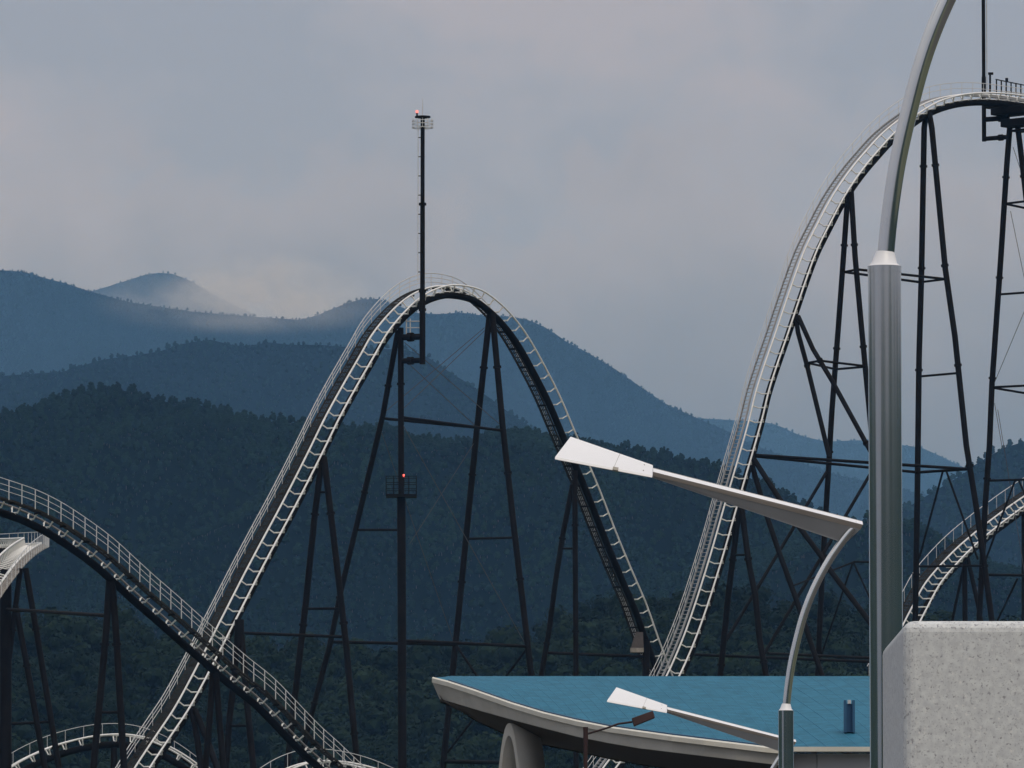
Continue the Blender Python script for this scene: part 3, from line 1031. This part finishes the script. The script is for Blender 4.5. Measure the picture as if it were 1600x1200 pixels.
    rl2, fl2 = support('tower with a dark machine deck on top at the right edge', PL, ang,
                       [([(1578, 196), (1573, 260), (1564, 400), (1557, 500), (1550, 600), (1546, 697), (1540, 780), (1533, 912), (1530, 970), (1525, 1080)], .25),
                        ([(1590, 196), (1598, 262), (1616, 420), (1632, 560), (1646, 700), (1668, 900), (1690, 1080)], .25)],
                       [((1573, 318), (1606, 314), .10), ((1573, 319), (1606, 326), .10), ((1562, 460), (1618, 456), .10), ((1552, 605), (1634, 601), .10), ((1552, 606), (1636, 620), .10),
                        ((1543, 751), (1650, 748), .10), ((1586, 751), (1536, 886), .09), ((1592, 751), (1652, 886), .09), ((1535, 898), (1668, 900), .12), ((1590, 904), (1556, 975), .09),
                        ((1583, 230), (1606, 300), .026), ((1579, 330), (1620, 530), .026), ((1615, 452), (1553, 600), .026), ((1554, 630), (1566, 700), .026), ((1559, 640), (1605, 920), .026)])
    # machine deck under the crest
    for (x0, y0, x1, y1, dep) in ((1560, 160, 1660, 182, 1.1), (1572, 180, 1650, 200, .8), (1540, 163, 1566, 170, .5), (1586, 198, 1640, 207, .7)):
        p0, p1 = fl2((x0, y1)), fl2((x1, y0))
        c_ = (p0 + p1) / 2
        ex = Vector((p1.x - p0.x, p1.y - p0.y, 0)) / 2
        ey = Vector((-ex.y, ex.x, 0)).normalized() * dep
        MB().box(c_, ex, ey, Vector((0, 0, (p1.z - p0.z) / 2))).build('machine_deck', M_STEEL, rl2, bevel=.04)
    A4 = at(1500, 600, 680)
    s4 = on_plane(1510, 866, A4, 62)
    support('thin forked support under the small rising track', s4, -28,
            [([(1507, 866), (1508, 970), (1508, 1040)], .23), ([(1511, 868), (1525, 930), (1535, 980), (1548, 1050)], .2), ([(1507, 880), (1490, 960), (1475, 1040)], .13)], flanges=False)
    s4b = on_plane(1600, 800, A4, 62)
    support('post under the small rising track at the extreme right', s4b, -28,
            [([(1600, 800), (1600, 900), (1600, 1040)], .23), ([(1602, 800), (1616, 920), (1630, 1040)], .2)], flanges=False)
    return fa, fl2, ra


def build_masts(fa, fl2):
    cx = Vector((1, 0, 0)); cy = Vector((0, 1, 0)); cz = Vector((0, 0, 1))
    em = MATS['red_lamp']
    # left mast: stands off tower A on two stub arms
    foot = fa((660, 569))
    root = thing('mast', 'tall thin mast with red beacon and round service cage above the arch', 'mast', foot)
    V = lambda py: Vector((foot.x, foot.y, at(660, py, foot.y).z))
    MB().tube([V(569), V(454)], .235, 14).build('lower_pole', M_STEEL, root)
    MB().tube([V(456), V(318)], .19, 14).build('middle_pole', M_STEEL, root)
    MB().tube([V(320), V(184)], .165, 14).build('upper_pole', M_STEEL, root)
    for py in (319, 455, 484):
        MB().tube([V(py) - cz * .1, V(py) + cz * .1], .3, 14).build('flange', M_STEEL, root)
    for py, r in ((527, .25), (564, .22)):
        p = fa((630, py))
        q = V(py - 1)
        MB().tube([p, q], r, 10).build('bracket_arm', M_STEEL, root)
        m_ = p.lerp(q, .38)
        MB().tube([m_ - (q - p).normalized() * .22, m_ + (q - p).normalized() * .22], r * 1.45, 12).build('flange', M_STEEL, root)
    # little landing below the track
    ld = MB()
    for y_ in (502, 512):
        ld.tube([fa((634, y_)), V(y_) - cx * .1], .05, 6)
    for x_ in (635, 641):
        ld.tube([fa((x_, 498)), fa((x_, 524))], .05, 6)
    ld.build('landing_rail', M_HAND, root)
    # ladder
    lad = MB()
    l0 = V(440) - cx * .36; l1 = V(200) - cx * .36
    for o in (-.07, .07):
        lad.tube([l0 + cy * o * 2, l1 + cy * o * 2], .028, 5)
    n = int((l1 - l0).length / .35)
    for k in range(n):
        p = l0.lerp(l1, k / n)
        lad.tube([p - cy * .14, p + cy * .14], .018, 4)
    lad.build('ladder', M_HAND, root)
    br = MB()
    for k in range(8):
        p = l0.lerp(l1, (k + .5) / 8)
        br.tube([p, p + cx * .4], .04, 5)
    br.build('ladder_bracket', M_STEEL, root)
    top = V(184)
    MB().tube([top, top + cz * .12], .62, 18).build('top_plate', M_STEEL, root)
    cg = MB()
    for dz in (-.25, -.5, -.8):
        cg.tube([top + Vector((math.cos(a) * .82, math.sin(a) * .82, dz)) for a in np.linspace(0, 2 * math.pi, 25)], .03, 5)
    for a in np.linspace(0, 2 * math.pi, 13)[:-1]:
        cg.tube([top + Vector((math.cos(a) * .82, math.sin(a) * .82, -.85)), top + Vector((math.cos(a) * .82, math.sin(a) * .82, -.1))], .02, 5)
    for a in np.linspace(0, 2 * math.pi, 7)[:-1]:
        cg.tube([top + Vector((math.cos(a) * .82, math.sin(a) * .82, -.8)), top + Vector((0, 0, -.8))], .02, 5)
    cg.build('service_cage', M_HAND, root)
    b0 = top + Vector((-.45, -.1, .12))
    MB().tube([b0, b0 + cz * .26], .07, 8).build('beacon_base', M_STEEL, root)
    MB().tube([b0 + cz * .26, b0 + cz * .36, b0 + cz * .46], .08, 10).build('beacon', em, root)
    MB().tube([top + cz * .1, top + cz * 1.5], .035, 6, True, .015).build('lightning_rod', M_HAND, root)
    # right mast
    foot2 = fl2((1537, 221)) - Vector((0, .6, 0))
    r2 = thing('mast', 'mast cut off by the top of the picture beside the crest of the drop', 'mast', foot2)
    V2 = lambda py: Vector((foot2.x, foot2.y, at(1537, py, foot2.y).z))
    MB().tube([V2(221), V2(120)], .19, 14).build('lower_pole', M_STEEL, r2)
    MB().tube([V2(122), V2(-160)], .155, 14).build('upper_pole', M_STEEL, r2)
    for py, r in ((187, .22), (217, .20)):
        p, q = V2(py), fl2((1576, py - 3))
        MB().tube([p, q], r, 10).build('bracket_arm', M_STEEL, r2)
        m_ = p.lerp(q, .68)
        MB().tube([m_ - (q - p).normalized() * .2, m_ + (q - p).normalized() * .2], r * 1.4, 12).build('flange', M_STEEL, r2)
    lad = MB()
    for o in (-.07, .07):
        lad.tube([V2(140) + cx * .28 + cy * o * 2, V2(-150) + cx * .28 + cy * o * 2], .028, 5)
    n = 44
    for k in range(n):
        p = V2(140).lerp(V2(-150), k / n) + cx * .28
        lad.tube([p - cy * .14, p + cy * .14], .018, 4)
    lad.build('ladder', M_HAND, r2)
    # fence of the service platform at the crest
    fc = lambda px, py: on_plane(px, py, A2 + Vector((-1.2, 2.4, 0)), TH2)
    fr = thing('platform_fence', 'dark post fence and gate post on the service platform at the crest', 'fence', fc(1575, 152))
    MB().tube([fc(1547, 160), fc(1547, 116)], .09, 8).build('gate_post', M_STEEL, fr)
    MB().box(fc(1548, 115), cx * .22, cy * .12, cz * .1).build('signal_head', M_STEEL, fr)
    MB().tube([fc(1556, 124), fc(1575, 128), fc(1600, 133), (fc(1660, 142))], .05, 6).build('top_rail', M_STEEL, fr)
    MB().tube([fc(1552, 141), fc(1575, 143), fc(1600, 146), (fc(1660, 154))], .035, 6).build('bottom_rail', M_HAND, fr)
    for k in range(14):
        x_ = 1557 + k * 7.6
        MB().tube([fc(x_, 124 + (x_ - 1556) * .18), fc(x_, 151 + (x_ - 1556) * .17)], .062, 6).build('fence_post', M_STEEL, fr)
    MB().tube([fc(1573, 128), fc(1573, 122)], .13, 8).build('loudspeaker', M_STEEL, fr)


# ------------------------------------------------------------------ lamps
def metal(name, color, rough, var=.08):
    return mat(name, color, rough, 1.0, var, 1.2)


def build_lamps():
    steel = metal('brushed_stainless_steel', (.64, .64, .62), .09)
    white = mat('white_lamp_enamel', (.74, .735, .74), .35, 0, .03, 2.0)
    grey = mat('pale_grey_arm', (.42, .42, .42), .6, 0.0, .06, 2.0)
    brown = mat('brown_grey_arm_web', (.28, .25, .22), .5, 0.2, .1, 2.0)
    lens = mat('lamp_lens', (.20, .19, .16), .3, 0, .1, 3)
    Y1 = 12000 * .165 / 52 * CP
    zc = at(1382, 420, Y1).z
    tipz = zc + 300 * .006875

    def depth_for(z, py):
        d = ray(800, py)
        return (z - EYE.z) / d.z * d.y
    Y2 = depth_for(zc, 1112)
    Y3 = depth_for(tipz, 1156)
    lab = {'a': 'large polished steel lamp pole in the foreground, its curved top leaving the picture',
           'b': 'white headed lamp with bent stem, second nearest, in front of the coaster drop',
           'c': 'small white headed lamp low in front of the blue roof'}
    u = .165 / 24
    X2 = at(1228, 1112, Y2).x
    C = Vector((X2, Y2, zc))
    root = thing('street_lamp', lab['b'], 'street lamp', Vector((X2, Y2, 0)), 'steel street lamps along the forecourt')
    lx = lambda x, y, dy=0.0: C + Vector((x * u, dy, -y * u))     # pixels of the second lamp, about its collar
    MB().tube([Vector((X2, Y2, 0)), C + Vector((0, 0, -.02))], .0825, 72).build('pole', steel, root)
    MB().tube([Vector((X2, Y2, 0)), Vector((X2, Y2, .03))], .2, 24).build('base_plate', steel, root)
    b = MB(); b.tube([C + Vector((0, 0, -.02)), C + Vector((0, 0, .0)), C + Vector((0, 0, .012))], .0845, 48)
    b.build('collar', steel, root)
    b = MB()
    b.tube([C + Vector((0, 0, .012)), C + Vector((0, 0, .03)), C + Vector((0.004, 0, .085))], .080, 48, True, .046)
    b.build('cone', white, root)
    st = [(0.5, 0), (1.4, -15), (4.6, -44), (10, -78), (18, -113), (28, -150), (39, -180), (53, -210), (70, -240), (88, -266), (104, -286), (115, -295)]
    P = spline([lx(*p) for p in st], .04)
    MB().tube(P, .0425, 40).build('stem', steel, root)
    # arm: a tapered three-sided beam rising to the left, rolled towards us
    e0 = [(-208, -385, .05), (-208, -378, -.03), (-209, -372, -.02), (-209, -369, .02)]
    e1 = [(122, -301, .09), (122, -294, -.07), (118, -287, -.05), (95, -266, .10)]
    A = [lx(*p) for p in e0]; B = [lx(*p) for p in e1]

    def slab(name, i, j, m_, t):
        n = ((B[i] - A[i]).cross(A[j] - A[i])).normalized() * t
        MB().hexa([A[i], B[i], B[j], A[j], A[i] + n, B[i] + n, B[j] + n, A[j] + n]).build(name, m_, root)
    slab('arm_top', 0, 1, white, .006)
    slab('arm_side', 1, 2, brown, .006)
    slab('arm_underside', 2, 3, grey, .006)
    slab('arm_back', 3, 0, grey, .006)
    # head: flat tapered wedge
    top = [(-338, -437, .22), (-208, -390, .08), (-209, -372, -.07), (-363, -400, -.16)]
    T = [lx(*p) for p in top]
    dn = Vector((-.004, -.012, -.028))
    hb = MB().hexa([T[3] + dn, T[2] + dn, T[1] + dn, T[0] + dn, T[3], T[2], T[1], T[0]])
    hd = hb.build('lamp_head', white, root, bevel=.004)
    dn2 = dn * 1.35
    cen = (T[0] + T[1] + T[2] + T[3]) / 4
    q = [cen + (p - cen) * .93 for p in T]
    MB().hexa([q[3] + dn2, q[2] + dn2, q[1] + dn2, q[0] + dn2, q[3] + dn * .9, q[2] + dn * .9, q[1] + dn * .9, q[0] + dn * .9]).build('lens', lens, hd)
    # the cover's joint, its catch and two screws
    f_ = lambda i, j, t: T[i].lerp(T[j], t)
    nrm = (T[1] - T[0]).cross(T[3] - T[0]).normalized()
    nrm = nrm if nrm.y < 0 else -nrm
    for t0, nm in ((.60, 'cover_joint'),):
        p, q = f_(0, 1, t0), f_(3, 2, t0)
        d_ = (T[1] - T[0]).normalized() * .0018
        MB().box((p + q) / 2 + nrm * .001, d_, (p - q) / 2 * .985, nrm * .002).build(nm, lens, hd)
    p = f_(3, 2, .62)
    MB().box(p + dn * .5 + nrm * .004, (T[2] - T[3]).normalized() * .03, nrm * .010, dn * .6).build('catch', lens, hd)
    for t0, u0 in ((.90, .25), (.90, .75)):
        p = f_(0, 1, t0).lerp(f_(3, 2, t0), u0)
        MB().tube([p - nrm * .002, p + nrm * .004], .007, 10).build('screw', lens, hd)
    # copies
    for (px, py, Y, k) in ((1382, 420, Y1, 'a'), (1170, 1340, Y3, 'c')):
        X = at(px, py, Y).x
        r = root.copy(); COL.objects.link(r)
        r.location = (X, Y, 0)
        r['label'] = lab[k]
        for ch in list(root.children):
            c = ch.copy(); COL.objects.link(c); c.parent = r
            for g in list(ch.children):
                d = g.copy(); COL.objects.link(d); d.parent = c
    # the dark reddish floodlight on its own post
    rust = mat('dark_red_brown_paint', (.028, .010, .010), .8, 0, .25, 3.0)
    Yf = 150.0
    ft = at(915, 1136, Yf)
    r = thing('floodlight', 'small dark red brown floodlight on a thin post before the curved roof', 'floodlight', Vector((ft.x, Yf, 0)))
    MB().tube([Vector((ft.x, Yf, 0)), at(915, 1156, Yf)], .040, 12).build('post', rust, r)
    MB().tube([at(915, 1157, Yf), ft], .048, 12).build('post_sleeve', rust, r)
    MB().tube([at(917, 1147, Yf), at(950, 1137, Yf - .1), at(966, 1131, Yf - .15), at(988, 1128, Yf - .2)], .020, 8).build('arm', rust, r)
    k = 12000 / Yf
    hx = (at(1021, 1117, Yf) - at(987, 1127, Yf)).normalized()
    c0 = at(1005, 1122, Yf - .25)
    hz = Vector((.28, .0, 1)).normalized(); hy = hx.cross(hz).normalized()
    hz = hy.cross(hx).normalized() * -1 if hy.cross(hx).z < 0 else hy.cross(hx).normalized()
    L, H, D = 17.5 / k, 6.5 / k, .16
    MB().hexa([c0 - hx * L - hy * D - hz * H * 1.3, c0 + hx * L - hy * D - hz * H * .75, c0 + hx * L + hy * D - hz * H * .75, c0 - hx * L + hy * D - hz * H * 1.3,
               c0 - hx * L - hy * D * .8 + hz * H * .7, c0 + hx * L - hy * D * .8 + hz * H, c0 + hx * L + hy * D * .8 + hz * H, c0 - hx * L + hy * D * .8 + hz * H * .7]).build('flood_head', rust, r, bevel=.012)


# ------------------------------------------------------------------ building with the blue roof
def build_building():
    blue = mat('blue_sheet_roof', (.030, .134, .205), .7, 0, .22, 2.4, bump=.12, bscale=9, spec=.06)
    seamm = mat('seam_blue', (.060, .185, .285), .7, 0, .1, 2, spec=.06)
    dblue = mat('dark_blue_flashing', (.012, .070, .145), .5, 0, .1, 2)
    ven = mat('vent_blue', (.006, .060, .15), .5, 0, .1, 2)
    conc = mat('painted_concrete', (.45, .43, .385), .85, 0, .10, 1.2, bump=.2, bscale=30)
    cop = mat('coping_concrete', (.54, .52, .45), .8, 0, .10, 1.5)
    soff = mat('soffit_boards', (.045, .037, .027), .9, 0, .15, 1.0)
    wallm = mat('white_wall_panel', (.52, .52, .53), .8, 0, .06, .8)
    T = [(676, 1060), (700, 1066), (740, 1079), (800, 1100), (850, 1115), (900, 1127), (950, 1137), (1000, 1144), (1050, 1151), (1100, 1157), (1150, 1163), (1200, 1169), (1238, 1172)]
    Bt = [(687, 1092), (709, 1098), (746, 1109), (803, 1125), (852, 1138), (901, 1150.5), (950, 1160.5), (1000, 1169), (1050, 1175), (1100, 1181), (1150, 1187), (1200, 1193), (1238, 1197)]
    cx_ = [p[0] for p in T]

    def Yf(x):
        return 214.0 - 14.0 * math.sin(min(1, max(0, (x - 676) / 500)) * math.pi / 2) ** .9
    YB = 217.0
    root = thing('roofed_building', 'low white building with curved blue roof and wide concrete eave', 'building', Vector((at(1100, 1100, 208).x, 208, 0)))
    Ft = [at(x, y, Yf(x)) for x, y in T]
    Fb = [at(x2, y2, Yf(x) + .05) for (x, _), (x2, y2) in zip(T, Bt)]
    Xr = [at(x, 1056, YB).x for x in np.linspace(1270, 2050, 14)]
    zF = at(1240, 1168, 200).z
    ridge_z = at(1100, 1056.5, YB).z
    # roof skin: front line -> straight ridge
    front = [p + Vector((0, .25, -.02)) for p in Ft] + [Vector((x, 200.25, zF)) for x in Xr]
    b = MB()
    nrow = 7
    back = []
    for p in front:
        xb = p.x + (YB - p.y) * .0 + (p.x - EYE.x) * (YB - p.y) / p.y * 0
        back.append(Vector((xb, YB, ridge_z)))
    back[0] = Vector((front[0].x + .05, front[0].y + .3, front[0].z))
    for r_ in range(nrow):
        t = r_ / (nrow - 1)
        for p, q in zip(front, back):
            b.v.append(p.lerp(q, t) + Vector((0, 0, .06 * math.sin(math.pi * t))))
    m_ = len(front)
    for r_ in range(nrow - 1):
        for i in range(m_ - 1):
            a = r_ * m_ + i
            b.face((a, a + 1, a + m_ + 1, a + m_), True)
    roof = b.build('roof', blue, root)
    # standing seams: thin raised ribs lying slantwise on the skin
    def skin(u, t):
        i = min(int(u), m_ - 2); f = u - i
        p = front[i].lerp(front[i + 1], f); q = back[i].lerp(back[i + 1], f)
        return p.lerp(q, t) + Vector((0, 0, .06 * math.sin(math.pi * t)))
    k = 0
    seam_us = np.arange(.8, m_ - 1, .36)
    for u0 in seam_us:
        pts = []
        for t in np.linspace(.02, .985, 9):
            uu = u0 + (.5 - t) * 1.7
            if 0.02 < uu < m_ - 1.02:
                pts.append(skin(uu, t) + Vector((0, 0, .002)))
        if len(pts) > 2:
            MB().tube(pts, .010, 5).build('seam', seamm, roof)
    # flashing and coping along the front
    fl = []
    for p, q in zip(Ft, Ft):
        fl.append([p + Vector((0, .34, .0)), p + Vector((0, .62, .02)), p + Vector((0, .62, .12)), p + Vector((0, .34, .10))])
    MB().ribbon(fl[1:]).build('flashing', dblue, roof)
    rows = [[p + Vector((-.02, -.14, -.12)), p + Vector((0, .30, -.10)), p + Vector((0, .30, .06)), p + Vector((-.02, -.14, .0))] for p in Ft]
    MB().ribbon(rows).build('coping', cop, root)
    rows = [[p + Vector((0, -.02, -.12)), p + Vector((0, .26, -.12)), q + Vector((0, .3, 0)), q + Vector((0, 0, 0))] for p, q in zip(Ft, Fb)]
    MB().ribbon(rows).build('fascia', conc, root)
    # soffit: hull under the eave
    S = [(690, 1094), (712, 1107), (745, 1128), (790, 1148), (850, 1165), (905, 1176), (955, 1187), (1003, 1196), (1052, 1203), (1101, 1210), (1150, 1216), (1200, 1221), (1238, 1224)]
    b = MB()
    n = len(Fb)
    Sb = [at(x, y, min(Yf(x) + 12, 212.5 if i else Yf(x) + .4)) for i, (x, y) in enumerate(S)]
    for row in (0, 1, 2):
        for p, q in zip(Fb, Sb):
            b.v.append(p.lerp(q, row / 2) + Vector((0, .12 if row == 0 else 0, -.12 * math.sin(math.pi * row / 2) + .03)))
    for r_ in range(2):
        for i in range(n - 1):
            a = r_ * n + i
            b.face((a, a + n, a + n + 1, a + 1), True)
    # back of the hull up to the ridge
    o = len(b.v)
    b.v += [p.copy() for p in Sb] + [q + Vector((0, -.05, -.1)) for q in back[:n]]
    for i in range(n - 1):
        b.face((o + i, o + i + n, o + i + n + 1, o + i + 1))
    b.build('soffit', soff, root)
    # walls
    z_top = at(1240, 1174, 200.5).z
    x0 = at(1240, 1174, 200.5).x
    x1 = at(2040, 1174, 200.5).x
    rows = [[Vector((x, 200.0, zF - .10)), Vector((x, 200.45, zF - .10)), Vector((x, 200.45, zF + .02)), Vector((x, 200.0, zF + .02))] for x in (x0 - .05, x1)]
    MB().ribbon(rows).build('eave_trim', cop, root)
    xp = x0
    k = 0
    while xp < x1:
        w = 0.62 if k == 0 else 1.75
        d = .03 * (k % 2)
        MB().box(Vector((xp + w / 2, 200.9 - d, (z_top - .05) / 2)), (w / 2 - .008, 0, 0), (0, .12, 0), (0, 0, (z_top - .05) / 2)).build('wall_panel', wallm, root)
        xp += w; k += 1
    MB().box(Vector(((x0 + x1) / 2, 208.5, z_top / 2)), ((x1 - x0) / 2, 0, 0), (0, 7.3, 0), (0, 0, z_top / 2 - .1)).build('wall_core', wallm, root)
    xw = at(972, 1195, 211.5).x
    MB().box(Vector(((xw + x0) / 2, 211.7, 4.9)), ((x0 - xw) / 2, 0, 0), (0, .2, 0), (0, 0, 4.9)).build('side_wall', wallm, root)
    # vent on the roof
    v0, v1 = at(1319, 1140, 203.2), at(1335, 1092, 203.2)
    c = (v0 + v1) / 2
    hw, hh = (v1.x - v0.x) / 2, (v1.z - v0.z) / 2
    vt = MB().box(c + Vector((0, .1, -.1)), (hw * .55, 0, 0), (0, .12, 0), (0, 0, hh * .92)).build('vent', ven, root)
    for s in (-1, 1):
        MB().box(c + Vector((s * hw * .8, .04, -.06)), (hw * .24, 0, 0), (0, .2, 0), (0, 0, hh * 1.05)).build('vent_side', dblue, vt)
    MB().box(c + Vector((0, -.04, hh * .80)), (hw * .32, 0, 0), (0, .03, 0), (0, 0, .05)).build('vent_label', wallm, vt)
    # arched concrete leg under the tip of the eave
    top = at(795, 1130, 209.0)
    e = Vector((.80, .60, 0)); uu = Vector((.60, -.80, 0))
    Ht = top.z
    half = 22 * (209.0 / FPX) / .60
    out_, inn = [], []
    for s in np.linspace(-1, 1, 41):
        y_ = abs(s)
        zz = Ht * (1 - y_ ** 2.2)
        out_.append((s * half * 2.0, zz))
    for s in np.linspace(-1, 1, 41):
        zz = (Ht - .34) * (1 - abs(s) ** 2.2)
        inn.append((s * (half * 2.0 - .20), zz))
    b = MB()
    base = Vector((top.x, top.y, 0))
    dep = 41 * (209.0 / FPX) / .80
    for dd in (0, dep):
        for (a, z_) in out_: b.v.append(base + e * dd + uu * a + Vector((0, 0, z_)))
        for (a, z_) in inn: b.v.append(base + e * dd + uu * a + Vector((0, 0, z_)))
    n = 41
    for i in range(n - 1):
        b.face((i, i + 1, n + i + 1, n + i)); b.face((2 * n + i + 1, 2 * n + i, 3 * n + i, 3 * n + i + 1))
        b.face((i + 1, i, 2 * n + i, 2 * n + i + 1), True); b.face((n + i, n + i + 1, 3 * n + i + 1, 3 * n + i), True)
    b.build('arched_leg', conc, root)


# ------------------------------------------------------------------ granite pillar
def build_pillar():
    m = bpy.data.materials.new('speckled_pale_granite')
    m.use_nodes = True
    nt = m.node_tree
    bs = nt.nodes['Principled BSDF']
    bs.inputs['Roughness'].default_value = .7
    tc = nt.nodes.new('ShaderNodeTexCoord')
    def nz(scale, det, lo, hi):
        n = nt.nodes.new('ShaderNodeTexNoise'); n.inputs['Scale'].default_value = scale; n.inputs['Detail'].default_value = det
        nt.links.new(tc.outputs['Object'], n.inputs['Vector'])
        r = nt.nodes.new('ShaderNodeMapRange'); r.inputs['From Min'].default_value = lo; r.inputs['From Max'].default_value = hi
        nt.links.new(n.outputs['Fac'], r.inputs['Value'])
        return r.outputs[0]
    def mix(f, a, b_):
        x = nt.nodes.new('ShaderNodeMix'); x.data_type = 'RGBA'
        nt.links.new(f, x.inputs[0])
        for s, v in ((6, a), (7, b_)):
            if isinstance(v, tuple): x.inputs[s].default_value = (*v, 1)
            else: nt.links.new(v, x.inputs[s])
        return x.outputs[2]
    c = mix(nz(70, 4, .35, .65), (.60, .615, .60), (.48, .49, .49))
    c = mix(nz(150, 2, .59, .70), c, (.27, .27, .28))
    c = mix(nz(270, 2, .60, .72), c, (.30, .30, .31))
    c = mix(nz(120, 2, .62, .72), c, (.66, .65, .62))
    nt.links.new(c, bs.inputs['Base Color'])
    Y = 14.0
    p0 = at(1411, 969.5, Y)
    w, d = .92, .80
    b = MB().box((p0.x + w / 2, Y + d / 2, p0.z / 2), (w / 2, 0, 0), (0, d / 2, 0), (0, 0, p0.z / 2))
    o = b.build('granite_pillar', m, origin=(p0.x + w / 2, Y + d / 2, 0))
    bv = o.modifiers.new('rounded_edges', 'BEVEL')
    bv.width = .021; bv.segments = 4
    tag(o, 'thick pale speckled granite pillar with rounded edges at the lower right corner', 'pillar')


build_ground()
build_reflection_hills()
build_hills()
build_haze()
build_mist()
build_tracks()
_fa, _fl2, _ra = build_supports()
build_masts(_fa, _fl2)
build_building()
build_lamps()
build_pillar()
